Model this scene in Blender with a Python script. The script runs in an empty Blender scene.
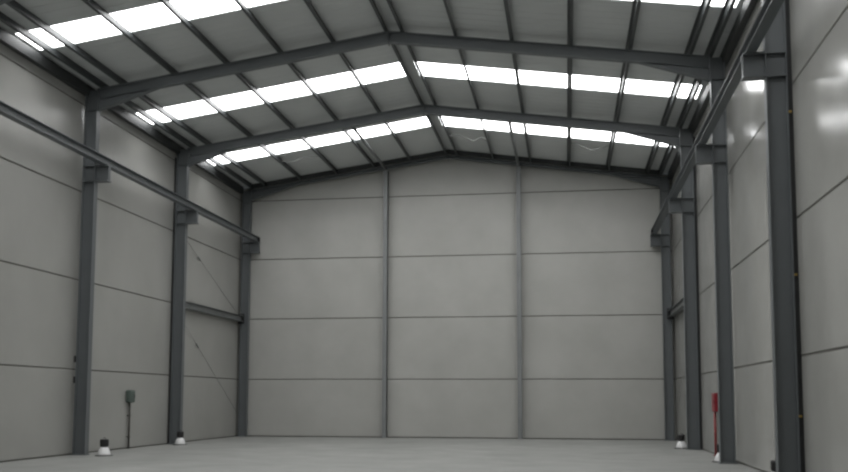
import bpy, bmesh, math, random
from mathutils import Vector, Matrix
random.seed(7)
COL = bpy.context.scene.collection
SC = bpy.context.scene

# ------------------------------------------------------------------ dimensions (metres)
XL, XR, D = -13.44, 4.16, 36.28            # inner faces of the walls
RX = (XL + XR) / 2                         # ridge line
FR = [36.28, 29.60, 23.41, 17.22, 11.03]   # frame lines, back to front
YF = -7.6                                  # front end of the hall (behind the camera)
SLOPE = 0.14
SHEET = 11.65                              # underside of roof sheet at the ridge
STEEL = 11.43                              # top of rafters at the ridge
JOINTS = [0.0, 2.34, 4.84, 7.34, 9.84]
def sheet_z(x): return SHEET - SLOPE * abs(x - RX)
def steel_z(x): return STEEL - SLOPE * abs(x - RX)

# ------------------------------------------------------------------ materials
def new_mat(name):
    m = bpy.data.materials.new(name); m.use_nodes = True
    nt = m.node_tree
    return m, nt, nt.nodes['Principled BSDF']
def noise(nt, scale, detail=4, rough=0.55, vec=None, stretch=None):
    tc = nt.nodes.new('ShaderNodeTexCoord'); mp = nt.nodes.new('ShaderNodeMapping')
    nt.links.new(tc.outputs['Object'], mp.inputs['Vector'])
    if stretch: mp.inputs['Scale'].default_value = stretch
    n = nt.nodes.new('ShaderNodeTexNoise'); n.inputs['Scale'].default_value = scale
    n.inputs['Detail'].default_value = detail; n.inputs['Roughness'].default_value = rough
    nt.links.new(mp.outputs['Vector'], n.inputs['Vector'])
    return n
def ramp(nt, src, stops):
    r = nt.nodes.new('ShaderNodeValToRGB')
    el = r.color_ramp.elements
    while len(el) < len(stops): el.new(0.5)
    for e, (p, c) in zip(el, stops):
        e.position = p; e.color = (*c, 1) if len(c) == 3 else c
    nt.links.new(src, r.inputs['Fac']); return r
def mottled(name, c0, c1, scale, rough=0.5, spec=0.5, metal=0.0, bump=0.0, bscale=40, stretch=None, r2=None, detail=4):
    m, nt, b = new_mat(name)
    n = noise(nt, scale, detail, stretch=stretch)
    r = ramp(nt, n.outputs['Fac'], [(0.3, c0), (0.7, c1)])
    nt.links.new(r.outputs['Color'], b.inputs['Base Color'])
    b.inputs['Roughness'].default_value = rough; b.inputs['Metallic'].default_value = metal
    b.inputs['Specular IOR Level'].default_value = spec
    if r2 is not None:
        n2 = noise(nt, scale * 2.3, 3)
        mr = nt.nodes.new('ShaderNodeMapRange')
        mr.inputs['From Min'].default_value = 0.3; mr.inputs['From Max'].default_value = 0.7
        mr.inputs['To Min'].default_value = rough; mr.inputs['To Max'].default_value = r2
        nt.links.new(n2.outputs['Fac'], mr.inputs['Value']); nt.links.new(mr.outputs['Result'], b.inputs['Roughness'])
    if bump:
        nb = noise(nt, bscale, 3); bp = nt.nodes.new('ShaderNodeBump')
        bp.inputs['Strength'].default_value = bump; bp.inputs['Distance'].default_value = 0.02
        nt.links.new(nb.outputs['Fac'], bp.inputs['Height']); nt.links.new(bp.outputs['Normal'], b.inputs['Normal'])
    return m
M = {}
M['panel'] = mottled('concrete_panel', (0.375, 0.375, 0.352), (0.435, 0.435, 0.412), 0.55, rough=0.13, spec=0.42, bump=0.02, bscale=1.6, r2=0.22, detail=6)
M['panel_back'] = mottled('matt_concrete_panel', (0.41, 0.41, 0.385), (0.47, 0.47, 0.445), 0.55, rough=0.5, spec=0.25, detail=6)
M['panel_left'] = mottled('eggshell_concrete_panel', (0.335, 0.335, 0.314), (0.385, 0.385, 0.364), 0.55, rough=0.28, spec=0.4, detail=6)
M['joint'] = mottled('panel_joint', (0.11, 0.108, 0.095), (0.15, 0.147, 0.132), 3.0, rough=0.9)
M['floor'] = mottled('power_floated_concrete', (0.265, 0.27, 0.258), (0.335, 0.34, 0.325), 0.45, rough=0.45, spec=0.45, bump=0.03, bscale=3.0, r2=0.6, detail=7)
M['roof'] = mottled('roof_sheet', (0.62, 0.64, 0.635), (0.68, 0.70, 0.695), 0.6, rough=0.5, spec=0.4)
M['steel'] = mottled('blue_grey_steel_paint', (0.122, 0.134, 0.139), (0.138, 0.150, 0.156), 1.2, rough=0.42, spec=0.5)
M['purlin'] = mottled('purlin_steel', (0.046, 0.052, 0.053), (0.062, 0.068, 0.069), 1.5, rough=0.45)
M['strut'] = mottled('strut_paint', (0.15, 0.16, 0.16), (0.18, 0.19, 0.19), 2.0, rough=0.45)
M['gable'] = mottled('gable_column_paint', (0.20, 0.21, 0.212), (0.235, 0.245, 0.247), 2.0, rough=0.45)
M['dark'] = mottled('near_black', (0.012, 0.013, 0.013), (0.02, 0.021, 0.021), 4.0, rough=0.7)
M['eave_and_shade'] = mottled('dark_eave_and_shade_band', (0.04, 0.044, 0.044), (0.055, 0.058, 0.058), 2.0, rough=0.5)  # eave beams, and the painted shade band above the back rafters
M['cable'] = mottled('pale_cable', (0.30, 0.31, 0.30), (0.36, 0.37, 0.36), 6.0, rough=0.5)
M['rod'] = mottled('galvanised_rod', (0.24, 0.24, 0.225), (0.28, 0.28, 0.265), 6.0, rough=0.5)
M['black'] = mottled('black_housing', (0.010, 0.010, 0.010), (0.016, 0.016, 0.016), 8.0, rough=0.45)
M['white'] = mottled('white_reflector', (0.84, 0.84, 0.84), (0.88, 0.88, 0.88), 6.0, rough=0.12)
M['rim'] = mottled('grey_reflector_rim', (0.10, 0.105, 0.10), (0.13, 0.135, 0.13), 6.0, rough=0.4)
M['boxgreen'] = mottled('grey_green_plastic', (0.085, 0.115, 0.10), (0.11, 0.14, 0.125), 6.0, rough=0.45)
M['pipe'] = mottled('dark_conduit', (0.065, 0.062, 0.055), (0.085, 0.08, 0.072), 6.0, rough=0.5)
M['red'] = mottled('red_paint', (0.23, 0.014, 0.024), (0.28, 0.018, 0.03), 5.0, rough=0.4)
M['redpipe'] = mottled('red_pipe_paint', (0.24, 0.045, 0.045), (0.30, 0.06, 0.06), 5.0, rough=0.4)
M['brass'] = mottled('brass', (0.35, 0.24, 0.06), (0.42, 0.30, 0.09), 8.0, rough=0.35, metal=0.7)
def make_rooflight():
    m, nt, b = new_mat('daylit_translucent_sheet')
    b.inputs['Base Color'].default_value = (0.8, 0.82, 0.82, 1); b.inputs['Roughness'].default_value = 0.5
    b.inputs['Emission Color'].default_value = (0.985, 0.985, 0.99, 1)
    b.inputs['Emission Strength'].default_value = 8.0
    return m
M['skylight'] = make_rooflight()

# ------------------------------------------------------------------ mesh helpers
def obj(name, bm, mats, parent=None, smooth=False, **props):
    bmesh.ops.recalc_face_normals(bm, faces=bm.faces)
    me = bpy.data.meshes.new(name); bm.to_mesh(me); bm.free()
    for m in (mats if isinstance(mats, (list, tuple)) else [mats]): me.materials.append(M[m])
    if smooth:
        for p in me.polygons: p.use_smooth = True
    o = bpy.data.objects.new(name, me); COL.objects.link(o)
    if parent: o.parent = parent
    for k, v in props.items(): o[k] = v
    return o
def thing(name, label, cat, loc, group=None):
    o = bpy.data.objects.new(name, None); COL.objects.link(o)
    o.location = loc; o.empty_display_size = 0.2
    o['label'] = label; o['category'] = cat
    if group: o['group'] = group
    o['kind'] = 'thing'; return o
def tag(o, label, cat, group=None):
    o['label'] = label; o['category'] = cat; o['kind'] = 'thing'
    if group: o['group'] = group
    return o
def box(bm, a, b, mat=0, bevel=0.0):
    x0, y0, z0 = (min(a[i], b[i]) for i in range(3)); x1, y1, z1 = (max(a[i], b[i]) for i in range(3))
    return prism(bm, [(x0, y0), (x1, y0), (x1, y1), (x0, y1)], z0, z1, lambda u, v, w: (u, v, w), mat, bevel)
def prism(bm, poly, w0, w1, f, mat=0, bevel=0.0):
    n = len(poly)
    va = [bm.verts.new(f(u, v, w0)) for u, v in poly]; vb = [bm.verts.new(f(u, v, w1)) for u, v in poly]
    fs = [bm.faces.new(va[::-1]), bm.faces.new(vb)]
    for i in range(n):
        j = (i + 1) % n; fs.append(bm.faces.new((va[i], va[j], vb[j], vb[i])))
    for q in fs: q.material_index = mat
    if bevel:
        es = list({e for q in fs for e in q.edges})
        bmesh.ops.bevel(bm, geom=es, offset=bevel, segments=1, affect='EDGES', material=-1)
    return fs
def sweep(bm, prof, p0, p1, up, mat=0):
    """profile [(s,t)] carried from p0 to p1; t runs along `up`, s sideways."""
    p0, p1, up = Vector(p0), Vector(p1), Vector(up)
    d = (p1 - p0).normalized(); side = d.cross(up).normalized(); up2 = side.cross(d).normalized()
    return prism(bm, prof, 0, 1, lambda s, t, w: p0.lerp(p1, w) + side * s + up2 * t, mat)
def i_prof(h, b, tf, tw, base=0.0):
    h0, h1 = base, base + h
    return [(-b/2, h0), (b/2, h0), (b/2, h0+tf), (tw/2, h0+tf), (tw/2, h1-tf), (b/2, h1-tf), (b/2, h1), (-b/2, h1),
            (-b/2, h1-tf), (-tw/2, h1-tf), (-tw/2, h0+tf), (-b/2, h0+tf)]
def lathe(bm, prof, c, n=28, mat=0, axis='z'):
    rings = []
    for r, z in prof:
        if r < 1e-5: rings.append([bm.verts.new((c[0], c[1], c[2] + z))])
        else: rings.append([bm.verts.new((c[0] + r*math.cos(2*math.pi*k/n), c[1] + r*math.sin(2*math.pi*k/n), c[2] + z)) for k in range(n)])
    for a, b in zip(rings, rings[1:]):
        for k in range(n):
            l = (k + 1) % n
            if len(a) == 1 and len(b) == 1: continue
            if len(a) == 1: f = bm.faces.new((a[0], b[k], b[l]))
            elif len(b) == 1: f = bm.faces.new((a[k], a[l], b[0]))
            else: f = bm.faces.new((a[k], a[l], b[l], b[k]))
            f.material_index = mat
def tube(bm, pts, r, n=10, mat=0):
    pts = [Vector(p) for p in pts]; rings = []
    for i, p in enumerate(pts):
        d = (pts[min(i+1, len(pts)-1)] - pts[max(i-1, 0)]).normalized()
        ref = Vector((0, 0, 1)) if abs(d.z) < 0.9 else Vector((1, 0, 0))
        s = d.cross(ref).normalized(); t = s.cross(d)
        rings.append([bm.verts.new(p + (s*math.cos(2*math.pi*k/n) + t*math.sin(2*math.pi*k/n))*r) for k in range(n)])
    for a, b in zip(rings, rings[1:]):
        for k in range(n):
            f = bm.faces.new((a[k], a[(k+1) % n], b[(k+1) % n], b[k])); f.material_index = mat
    for q in (rings[0][::-1], rings[-1]): bm.faces.new(q).material_index = mat
def B(): return bmesh.new()
def V(*a): return Vector(a)

# ------------------------------------------------------------------ setting: floor, walls, roof
bm = B(); box(bm, (XL - 0.3, YF - 0.3, -0.25), (XR + 0.3, D + 0.3, 0))
obj('floor', bm, 'floor', kind='structure')

GAP, CH = 0.034, 0.012
def panel_rows(top): return [(JOINTS[i], JOINTS[i+1] if i < 4 else top) for i in range(5)]
def side_wall(name, x, sg):
    bm = B(); ys = [YF, -1.35, 4.84] + [q + (0.45 if sg < 0 else 0.9) for q in FR[:0:-1]] + [D]; TOP = sheet_z(x) - 0.03
    for a, b in zip(ys, ys[1:]):
        for k, (z0, z1) in enumerate(panel_rows(TOP)):
            z0 += 0.035 if k == 0 else GAP/2; z1 -= GAP/2 if k < 4 else 0
            box(bm, (x, a + 0.01, z0), (x + sg*0.18, b - 0.01, z1), 0, CH)
    box(bm, (x + sg*0.02, YF, 0.0), (x + sg*0.17, D, TOP - 0.01), 1)
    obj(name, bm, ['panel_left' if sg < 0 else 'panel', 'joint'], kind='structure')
side_wall('wall_left', XL, -1); side_wall('wall_right', XR, 1)
GX = [-7.22, -1.81]                        # gable columns
def end_wall(name, y, sg):
    bm = B(); xs = [XL - 0.16] + GX + [XR + 0.16]
    for a, b in zip(xs, xs[1:]):
        for k in range(5):
            z0 = JOINTS[k] + (0.035 if k == 0 else GAP/2)
            u0, u1 = a + 0.01, b - 0.01
            if k < 4: poly = [(u0, z0), (u1, z0), (u1, JOINTS[k+1] - GAP/2), (u0, JOINTS[k+1] - GAP/2)]
            else:
                poly = [(u0, z0), (u1, z0), (u1, sheet_z(u1) - 0.03)]
                if u0 < RX < u1: poly.append((RX, SHEET - 0.03))
                poly.append((u0, sheet_z(u0) - 0.03))
            prism(bm, poly, y, y + sg*0.18, lambda u, v, w: (u, w, v), 0, CH)
    prism(bm, [(xs[0], 0), (xs[-1], 0), (xs[-1], sheet_z(xs[-1]) - 0.05), (RX, SHEET - 0.05), (xs[0], sheet_z(xs[0]) - 0.05)],
          y + sg*0.02, y + sg*0.17, lambda u, v, w: (u, w, v), 1)
    obj(name, bm, ['panel_back', 'joint'], kind='structure')
end_wall('wall_back', D, 1); end_wall('wall_front', YF, -1)

# roof sheet with open strips for the rooflights
STRIPS = [(31.50, 32.66), (26.16, 27.36), (19.84, 20.94), (13.60, 14.70), (7.40, 8.50)]
bm = B()
edges = [D + 0.18]
for a, b in STRIPS: edges += [b, a]
edges.append(YF - 0.18)
XO = [XL - 0.18, XR + 0.18]; EAVE, CAP = (0.17, 0.25), 0.22
for i in range(0, len(edges), 2):
    y1, y0 = edges[i], edges[i+1]
    n = max(1, round((y1 - y0) / 0.34)); st = (y1 - y0) / n
    for side in (0, 1):
        xo = XO[side]
        # ribbed underside: shallow 8 mm joints between ribs, running down the slope
        prof = []
        for k in range(n):
            a = y0 + k*st
            prof += [(a, 0.010), (a + 0.02, 0.0), (a + st - 0.02, 0.0)]
        prof += [(y1, 0.010), (y1, 0.12), (y0, 0.12)]
        prism(bm, prof, 0, 1, lambda u, v, w: (RX + (xo - RX)*w, u, sheet_z(RX + (xo - RX)*w) + v))
for a, b in STRIPS:                        # sheet beside the rooflights: ridge cap and eave strips
    for side, s in ((0, 1), (1, -1)):
        for u0, u1 in ((XO[side], XO[side] + s*(0.18 + EAVE[side])), (RX - s*CAP, RX)):
            prism(bm, [(u0, sheet_z(u0)), (u1, sheet_z(u1)), (u1, sheet_z(u1) + 0.12), (u0, sheet_z(u0) + 0.12)], a, b, lambda u, v, w: (u, w, v))
obj('ceiling', bm, 'roof', kind='structure')
wn = 1
for a, b in STRIPS:
    for side in (0, 1):
        s = 1 - 2*side; xo = XO[side] + s*(0.18 + EAVE[side]); xr = RX - s*CAP; bm = B()
        n = 6; st = (b - a)/n; prof = []
        for k in range(n): prof += [(a + k*st, 0.03), (a + k*st + 0.04, 0.045), (a + k*st + st - 0.04, 0.045)]
        prof += [(b, 0.03), (b, 0.06), (a, 0.06)]
        prism(bm, prof, 0, 1, lambda u, v, w: (xr + (xo - xr)*w, u, sheet_z(xr + (xo - xr)*w) + v))
        o = obj('window_%d' % wn, bm, 'skylight', kind='structure'); wn += 1
# dark band painting in the shade between the back rafters and the roof sheet
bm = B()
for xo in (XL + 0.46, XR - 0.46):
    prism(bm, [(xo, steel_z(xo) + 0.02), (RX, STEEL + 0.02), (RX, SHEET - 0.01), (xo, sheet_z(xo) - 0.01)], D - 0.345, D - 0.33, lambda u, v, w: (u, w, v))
obj('shade_band_1', bm, 'eave_and_shade', kind='structure')

# ------------------------------------------------------------------ steel frames
SIDE = {'left': (XL, 1), 'right': (XR, -1)}
CD, GP = 0.38, 0.08                        # column depth and stand-off from the wall
BZ = {'left': 8.05, 'right': 7.96}         # top of the crane brackets
FY = [D - 0.22, FR[1], FR[2], FR[3], FR[4]]
def column(side, i):
    x, s = SIDE[side]; y = FY[i]
    GP, CD = ((0.12, 0.34) if i == 0 else (0.10, 0.36)) if i in (0, 2) else (0.08, 0.38)
    xm = x + s*(GP + CD/2)
    lab = {('left', 0): 'blue grey steel column in the left back corner of the hall',
           ('left', 1): 'blue grey steel column on the left wall, right of the grey green box',
           ('left', 2): 'blue grey steel column left of the grey green box, nearest on the left wall',
           ('left', 3): 'blue grey steel column on the left wall, out of the picture at the left edge',
           ('left', 4): 'blue grey steel column on the left wall, far out of the picture to the left',
           ('right', 0): 'blue grey steel column in the right back corner of the hall',
           ('right', 1): 'blue grey steel column on the right wall, left of the red hose cabinet',
           ('right', 2): 'blue grey steel column on the right wall just right of the red hose cabinet',
           ('right', 3): 'widest blue grey steel column, nearest the camera on the right wall',
           ('right', 4): 'blue grey steel column on the right wall, out of the picture at the right edge'}[(side, i)]
    t = thing('steel_column', lab, 'column', (xm, y, 0), 'steel columns along the %s wall' % side)
    off = -V(xm, y, 0)
    def put(name, bm, mat):
        bmesh.ops.translate(bm, verts=bm.verts, vec=off); return obj(name, bm, mat, t)
    bm = B(); top = steel_z(x + s*(GP + CD/2)) - 0.0
    sweep(bm, i_prof(CD, 0.20, 0.018, 0.012, -CD/2), (xm, y, 0.02), (xm, y, top), (s, 0, 0))
    put('shaft', bm, 'steel')
    bm = B(); box(bm, (xm - CD/2 - 0.05, y - 0.14, 0), (xm + CD/2 + 0.05, y + 0.10, 0.022), 0, 0.004)
    put('base_plate', bm, 'steel')
    if GP < 0.1:
      bm = B(); box(bm, (x + s*0.002, y - 0.085, 0.03), (x + s*(GP - 0.001), y + 0.085, top - 0.3))
      put('dark_strip', bm, 'dark')  # dark strip filling the gap between column and wall
    # crane bracket: short I section standing out from the inner flange, with a stiffener in line with its flanges
    z1 = BZ[side]; z0 = z1 - 0.46; xi = x + s*(GP + CD)
    bm = B(); yb = y
    sweep(bm, i_prof(z1 - z0, 0.26, 0.028, 0.012, 0), (xi, yb, z0), (x + s*0.86, yb, z0), (0, 0, 1))
    box(bm, (x + s*0.848, yb - 0.06, z0 + 0.028), (x + s*0.856, yb + 0.06, z1 - 0.028))
    put('crane_bracket', bm, 'steel')
    for zz in (z0 + 0.009, z1 - 0.009, steel_z(xi) - 0.60):
        bm = B(); box(bm, (x + s*(GP + 0.018), y - 0.094, zz - 0.012), (xi - s*0.018, y + 0.094, zz + 0.012))
        put('stiffener', bm, 'steel')
    if side == 'right' and i == 3:
        for zz in (6.81, 3.8, 1.26):
            bm = B(); box(bm, (x - s*0 - 0.085, y - 0.125, zz - 0.02), (x - 0.03, y - 0.086, zz + 0.02), 0, 0.005)
            o = put('clip', bm, 'brass'); o['label'] = 'small yellowish metal clip'
    if side == 'left' and i == 2:
        for zz in (2.62, 2.05):
            bm = B(); box(bm, (x + 0.06, y - 0.125, zz - 0.09), (x + 0.105, y - 0.085, zz + 0.09), 0, 0.006)
            o = put('clamp', bm, 'dark'); o['label'] = 'dark panel clamp'
    return t
for side in SIDE:
    for i in range(4 if side == 'left' else 5):
        column(side, i)

def rafter(side, i):
    x, s = SIDE[side]; y = FY[i]; xi = x + s*(GP + CD)
    if i == 0: y -= 0.02
    where = {0: 'along the top of the back wall', 1: 'in front of the farthest rooflights', 2: 'in front of the middle rooflights', 3: 'nearest the camera, above the top of the picture'}[i]
    t = thing('roof_rafter', '%s half of the steel roof beam %s' % (side, where), 'roof beam', (xi, y, 0), 'roof beams of the steel frames')
    off = -V(xi, y, 0)
    def put(name, bm, mat):
        bmesh.ops.translate(bm, verts=bm.verts, vec=off); return obj(name, bm, mat, t)
    h = 0.30 if i else 0.13
    bm = B()
    sweep(bm, i_prof(h, 0.17, 0.014, 0.01, -h), (xi, y, steel_z(xi)), (RX - s*0.012, y, steel_z(RX - s*0.012)), (0, 0, 1))
    put('beam', bm, 'steel')
    # tapered haunch under the beam, deepest at the column
    L, hd = (1.75, 0.62) if i else (1.9, 0.42)
    bm = B(); xe = xi + s*L
    za, zb = steel_z(xi) - hd, steel_z(xe) - h + 0.005
    prism(bm, [(xi, za), (xe, zb), (xi, steel_z(xi) - h + 0.006)], y - 0.006, y + 0.006, lambda u, v, w: (u, w, v))
    prism(bm, [(xi, za - 0.014), (xe, zb - 0.014), (xe, zb), (xi, za)], y - 0.085, y + 0.085, lambda u, v, w: (u, w, v))
    put('haunch', bm, 'steel')
    bm = B(); xr = RX - s*0.012
    box(bm, (xr, y - 0.09, STEEL - h - 0.06), (xr + s*0.011, y + 0.09, STEEL - 0.01))
    put('ridge_plate', bm, 'steel')
    bm = B(); box(bm, (xi, y - 0.095, za - 0.04), (xi + s*0.016, y + 0.095, steel_z(xi) - 0.01))
    put('end_plate', bm, 'steel')
for side in SIDE:
    for i in range(4): rafter(side, i)

# gable columns on the back wall
for k, gx in enumerate(GX):
    t = thing('gable_column', ('left', 'right')[k] + ' one of two slender grey posts standing against the back wall', 'column', (gx, D - 0.22, 0), 'slender posts on the back wall')
    top = steel_z(gx) - 0.15
    bm = B(); sweep(bm, i_prof(0.24, 0.17, 0.012, 0.009, -0.12), (0, 0, 0.015), (0, 0, top), (0, 1, 0)); obj('shaft', bm, 'gable', t)
    bm = B(); box(bm, (-0.12, -0.15, 0), (0.12, 0.12, 0.016), 0, 0.003); obj('base_plate', bm, 'gable', t)
    bm = B(); box(bm, (0.006, -0.106, 0.02), (0.082, 0.106, top - 0.05)); o = obj('dark_strip', bm, 'dark', t); o['label'] = 'dark fill painting the shade in the recess of the post'  # dark fill stands in for shade in the web recess, right side only

# ------------------------------------------------------------------ purlins and eave beams, one run per bay
LXS = [-4.74, -6.22, -7.72, -9.27, -10.80, -12.33, -12.90]; RXS = [-4.30, -2.85, -1.34, 0.19, 1.70, 3.20, 3.70]
BAYS = [(FR[1], D - 0.35), (FR[2], FR[1]), (FR[3] - 1.0, FR[2])]
BN = ['crossing the farthest rooflights', 'crossing the middle rooflights', 'crossing the nearest rooflights']
ORD = ['nearest the ridge', 'second from the ridge', 'third from the ridge', 'fourth from the ridge', 'fifth from the ridge', 'sixth from the ridge', 'lowest']
proto = {}
def purlin_mesh(L, s):
    bm = B()
    h = SHEET - STEEL - 0.004; w = 0.07; t = 0.006; sl = SLOPE * s   # s = +1: the roof rises towards +x
    f = lambda u, v, y: (u, y, v + sl*u)
    prism(bm, [(-t, 0.0), (t, 0.0), (t, h), (-t, h)], 0.004, L - 0.004, f)
    prism(bm, [(t, 0.002), (w, 0.002), (w, 0.002 + t), (t, 0.002 + t)], 0.004, L - 0.004, f)
    prism(bm, [(-w, h - t), (-t, h - t), (-t, h), (-w, h)], 0.004, L - 0.004, f)
    prism(bm, [(w - t, 0.002 + t), (w, 0.002 + t), (w, 0.025), (w - t, 0.025)], 0.004, L - 0.004, f)
    return bm
for bi, (ya, yb) in enumerate(BAYS):
    for side, xs in (('left', LXS), ('right', RXS)):
        s = 1 if side == 'left' else -1
        for k, px in enumerate(xs):
            lab = 'dark purlin %s, %s roof slope, %s' % (ORD[k], side, BN[bi])
            grp = 'purlins of the %s roof slope' % side
            if (bi, side) not in proto:
                o = proto[(bi, side)] = obj('roof_purlin', purlin_mesh(yb - ya, s), 'purlin')
            else:
                o = proto[(bi, side)].copy(); COL.objects.link(o)
            o.location = (px, ya, steel_z(px) + 0.002); tag(o, lab, 'purlin', grp)
        x, sg = SIDE[side]
        bm = B(); xe = x + sg*0.10; zt = sheet_z(x) - 0.02
        box(bm, (0, 0.01, -0.30), (sg*0.008, yb - ya - 0.01, 0)); box(bm, (0, 0.01, -0.30), (sg*0.15, yb - ya - 0.01, -0.292))
        box(bm, (sg*0.142, 0.01, -0.292), (sg*0.15, yb - ya - 0.01, -0.02)); box(bm, (0, 0.01, -0.008), (sg*0.12, yb - ya - 0.01, 0))
        o = obj('eave_beam', bm, 'eave_and_shade'); o.location = (xe - sg*0.09, ya, zt)
        tag(o, 'dark eave beam on top of the %s wall, %s' % (side, ('rear bay', 'second bay from the rear', 'nearest bay in view')[bi]), 'eave beam', 'eave beams')

# ------------------------------------------------------------------ crane runway beams
for side in SIDE:
    x, s = SIDE[side]; z = BZ[side]; xb = x + s*0.72
    y0, y1 = FR[4] - 0.2, D - 0.06
    if side == 'left': y0 = FR[3] - 0.3
    t = thing('crane_runway_beam', 'long steel crane beam along the %s wall, resting on column brackets' % side, 'crane beam', (xb, y0, z), 'crane beams')
    bm = B(); sweep(bm, i_prof(0.22, 0.20, 0.016, 0.01, 0.0), (0, 0, 0), (0, y1 - y0, 0), (0, 0, 1)); obj('girder', bm, 'steel', t)
    bm = B(); box(bm, (-0.025, 0, 0.22), (0.025, y1 - y0, 0.255), 0, 0.004); obj('rail', bm, 'steel', t)
    bm = B(); box(bm, (-0.10, y1 - y0, 0.0), (0.10, y1 - y0 + 0.012, 0.22)); obj('end_plate', bm, 'dark', t)

# ------------------------------------------------------------------ bracing in the back bay
for side in SIDE:
    x, s = SIDE[side]; ya, yb = FY[1] + 0.10, FY[0] - 0.10
    xm = x + s*0.17
    t = thing('wall_strut', 'horizontal grey strut on the %s wall between the two rear columns' % side, 'strut', (xm, ya, 4.72), 'wall struts')
    bm = B(); sweep(bm, i_prof(0.24, 0.20, 0.012, 0.01, 0), (0, 0.014, 0), (0, yb - ya - 0.014, 0), (0, 0, 1)); obj('beam', bm, 'strut', t)
    for yy in (0.0, yb - ya - 0.014):
        bm = B(); box(bm, (-0.13, yy, -0.09), (0.13, yy + 0.013, 0.33)); obj('end_plate', bm, 'dark', t)
    for (za, zb, w) in ((4.70, 1.0, 'lower'), (7.55, 4.98, 'upper')):
        bm = B(); xr = x + s*0.05
        p0, p1 = V(0, 0, 0), V(0, yb - ya + 0.02, zb - za)
        t2 = thing('bracing_rod', 'thin %s diagonal rod on the %s wall near the back corner' % (w, side), 'rod', (xr, ya - 0.01, za), 'diagonal rods')
        tube(bm, [p0, p1], 0.007, 8); obj('rod', bm, 'rod', t2, smooth=True)
        bm = B(); a = p0.lerp(p1, 0.31); b_ = p0.lerp(p1, 0.345); tube(bm, [a, b_], 0.022, 10); obj('turnbuckle', bm, 'strut', t2, smooth=True)
for k, gx in enumerate(GX):
    zt = steel_z(gx) - 0.13
    t = thing('roof_strut', 'round grey roof strut running to the top of the %s back wall post' % ('left', 'right')[k], 'strut', (gx + 0.0, FY[1] + 0.086, zt), 'round roof struts')
    L = FY[0] - 0.086 - (FY[1] + 0.086)
    bm = B(); tube(bm, [(0, 0.012, 0), (0, L - 0.012, 0)], 0.057, 16); obj('tube', bm, 'strut', t, smooth=True)
    for yy in (0, L - 0.012):
        bm = B(); box(bm, (-0.08, yy, -0.08), (0.08, yy + 0.012, 0.08)); obj('end_plate', bm, 'steel', t)
# slack cables looping under the roof sheet behind the farthest rooflight
CAB = [('slack pale cable under the right roof slope behind the farthest rooflights', [(0.22, 33.1, 10.90), (0.45, 33.15, 10.87), (0.72, 33.2, 10.76), (0.98, 33.2, 10.64), (1.3, 33.2, 10.70), (1.63, 33.2, 10.78), (1.74, 33.15, 10.77)]),
       ('slack pale cable under the left roof slope behind the farthest rooflights', [(-10.78, 33.15, 10.57), (-10.7, 33.2, 10.66), (-10.45, 33.2, 10.63), (-10.2, 33.2, 10.66), (-9.9, 33.2, 10.80), (-9.27, 33.1, 10.77)]),
       ('slack pale cable just right of the ridge behind the farthest rooflights', [(-4.28, 33.15, 11.36), (-4.0, 33.2, 11.45), (-3.7, 33.2, 11.33), (-3.35, 33.2, 11.17), (-3.05, 33.2, 11.28), (-2.85, 33.15, 11.17)])]
for lab, pts in CAB:
    bm = B(); P = [V(*p) for p in pts]; Q = []
    for i in range(len(P) - 1):
        a, b, c, d = P[max(i-1, 0)], P[i], P[i+1], P[min(i+2, len(P)-1)]
        for j in range(5):
            u = j/5; Q.append(0.5*((2*b) + (c - a)*u + (2*a - 5*b + 4*c - d)*u*u + (3*b - a - 3*c + d)*u**3))
    Q.append(P[-1]); tube(bm, Q, 0.016, 8)
    tag(obj('roof_cable', bm, 'cable', smooth=True), lab, 'cable', 'slack roof cables')

# ------------------------------------------------------------------ small things along the walls
def lamp_root(loc, label):
    t = thing('bell_lamp', label, 'lamp', loc, 'bell lamps set down on the floor')
    return t
def lamp_parts(t):
    bm = B(); lathe(bm, [(0.175, 0.028), (0.172, 0.06), (0.16, 0.11), (0.138, 0.17), (0.108, 0.215), (0.085, 0.24), (0.0, 0.24)], (0, 0, 0)); obj('reflector', bm, 'white', t, smooth=True)
    bm = B(); lathe(bm, [(0.165, 0.002), (0.235, 0.0), (0.24, 0.012), (0.205, 0.035), (0.178, 0.04), (0.165, 0.002)], (0, 0, 0)); obj('rim', bm, 'rim', t, smooth=True)
    bm = B(); lathe(bm, [(0.0, 0.235), (0.07, 0.235), (0.108, 0.262), (0.115, 0.28), (0.115, 0.42), (0.10, 0.445), (0.0, 0.448)], (0, 0, 0), 24)
    hs = obj('gear_housing', bm, 'black', t)
    bm = B(); tube(bm, [(-0.03, 0, 0.444), (-0.03, 0, 0.475), (0, 0, 0.492), (0.03, 0, 0.475), (0.03, 0, 0.444)], 0.007, 8); obj('hanging_hook', bm, 'black', hs)
lamps = [((-12.33, 23.15, 0), 'white bell lamp with black top on the floor left of the grey green box'),
         ((-12.80, 29.12, 0), 'white bell lamp with black top on the floor right of the grey green box'),
         ((3.60, 30.15, 0), 'white bell lamp with black top on the floor near the right back corner'),
         ((3.80, 23.78, 0), 'white bell lamp with black top on the floor under the red hose cabinet'),
         ((3.80, 17.66, 0), 'bell lamp peeping out behind the foot of the widest column on the right')]
src = None
for loc, lab in lamps:
    if src is None:
        src = lamp_root(loc, lab); lamp_parts(src)
    else:
        c = src.copy(); COL.objects.link(c); c.location = loc; c['label'] = lab
        for ch in list(src.children):
            d = ch.copy(); COL.objects.link(d); d.parent = c
            for g in ch.children:
                e = g.copy(); COL.objects.link(e); e.parent = d

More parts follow.
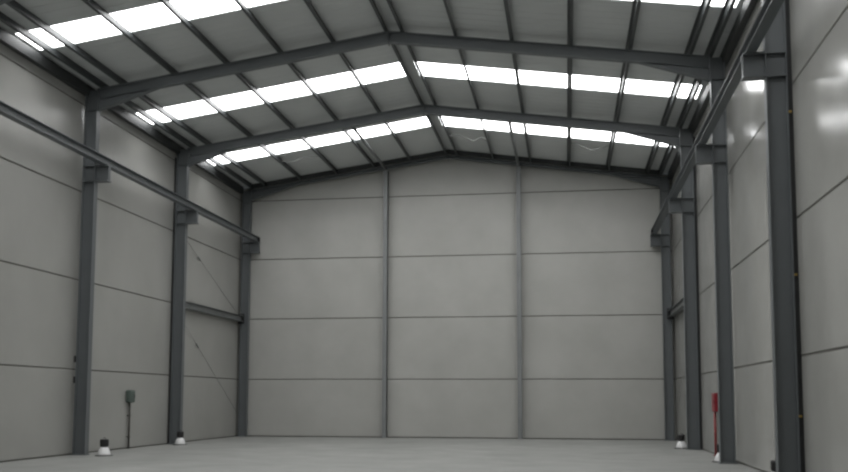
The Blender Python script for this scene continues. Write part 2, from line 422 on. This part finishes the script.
# grey-green electric box with its conduit on the left wall
yb = 26.60
t = thing('electric_box', 'small grey green electric box on a conduit pipe, left wall between two columns', 'electric box', (XL, yb, 0))
bm = B(); box(bm, (0.002, -0.17, 1.42), (0.17, 0.17, 1.80), 0, 0.03); bx = obj('box_body', bm, 'boxgreen', t)
bm = B(); box(bm, (0.171, -0.12, 1.47), (0.182, 0.12, 1.75), 0, 0.004); ld = obj('cover', bm, 'boxgreen', t)
bm = B(); tube(bm, [(0.183, 0.085, 1.56), (0.183, 0.085, 1.66)], 0.012, 8); obj('latch', bm, 'dark', ld)
bm = B(); tube(bm, [(0.07, 0, 0.0), (0.07, 0, 1.42)], 0.032, 12); obj('conduit', bm, 'pipe', t, smooth=True)
for zz in (0.35, 1.0):
    bm = B(); box(bm, (0.0, -0.05, zz), (0.108, 0.05, zz + 0.03), 0, 0.004); obj('pipe_clip', bm, 'pipe', t)

# red hose cabinet on its riser pipe, right wall
yh = 26.35
t = thing('fire_hose_cabinet', 'red fire hose cabinet on a red riser pipe against the right wall', 'fire cabinet', (XR, yh, 0))
bm = B(); box(bm, (-0.13, -0.25, 1.22), (-0.004, 0.25, 1.74), 0, 0.012); bd = obj('cabinet_body', bm, 'red', t)
bm = B(); box(bm, (-0.142, -0.225, 1.245), (-0.131, 0.225, 1.715), 0, 0.004); dr = obj('door', bm, 'red', t)
bm = B(); box(bm, (-0.154, -0.19, 1.44), (-0.1425, -0.16, 1.54), 0, 0.003); obj('handle', bm, 'dark', dr)
bm = B(); tube(bm, [(-0.075, 0.15, 0.0), (-0.075, 0.15, 1.22)], 0.040, 14); obj('riser_pipe', bm, 'redpipe', t, smooth=True)
bm = B(); tube(bm, [(-0.075, 0.15, 0.0), (-0.075, 0.15, 0.02)], 0.07, 16); obj('floor_flange', bm, 'redpipe', t)

# ------------------------------------------------------------------ world and camera
w = bpy.data.worlds.new('World'); SC.world = w; w.use_nodes = True
bg = w.node_tree.nodes['Background']; bg.inputs[0].default_value = (0.80, 0.88, 1.0, 1); bg.inputs[1].default_value = 1.0

f, pitch, yaw, roll, h = 911.04, 0.0888, 0.1549, 0.0027, 1.5465
fw = V(-math.sin(yaw)*math.cos(pitch), math.cos(yaw)*math.cos(pitch), math.sin(pitch))
r = V(math.cos(yaw), math.sin(yaw), 0); u = r.cross(fw)
r2 = r*math.cos(roll) + u*math.sin(roll); u2 = -r*math.sin(roll) + u*math.cos(roll)
cam = bpy.data.cameras.new('Camera'); co = bpy.data.objects.new('Camera', cam); COL.objects.link(co)
mt = Matrix.Identity(4)
for i in range(3): mt[i][0], mt[i][1], mt[i][2] = r2[i], u2[i], -fw[i]
mt[2][3] = h; co.matrix_world = mt
cam.sensor_width = 36; cam.lens = f/848*36; cam.shift_y = 82/848; cam.clip_end = 300
SC.camera = co
SC.cycles.filter_width = 2.4
vs = SC.view_settings
vs.view_transform = 'Standard'; vs.look = 'None'; vs.gamma = 1; vs.use_curve_mapping = False
vs.exposure = 0.0
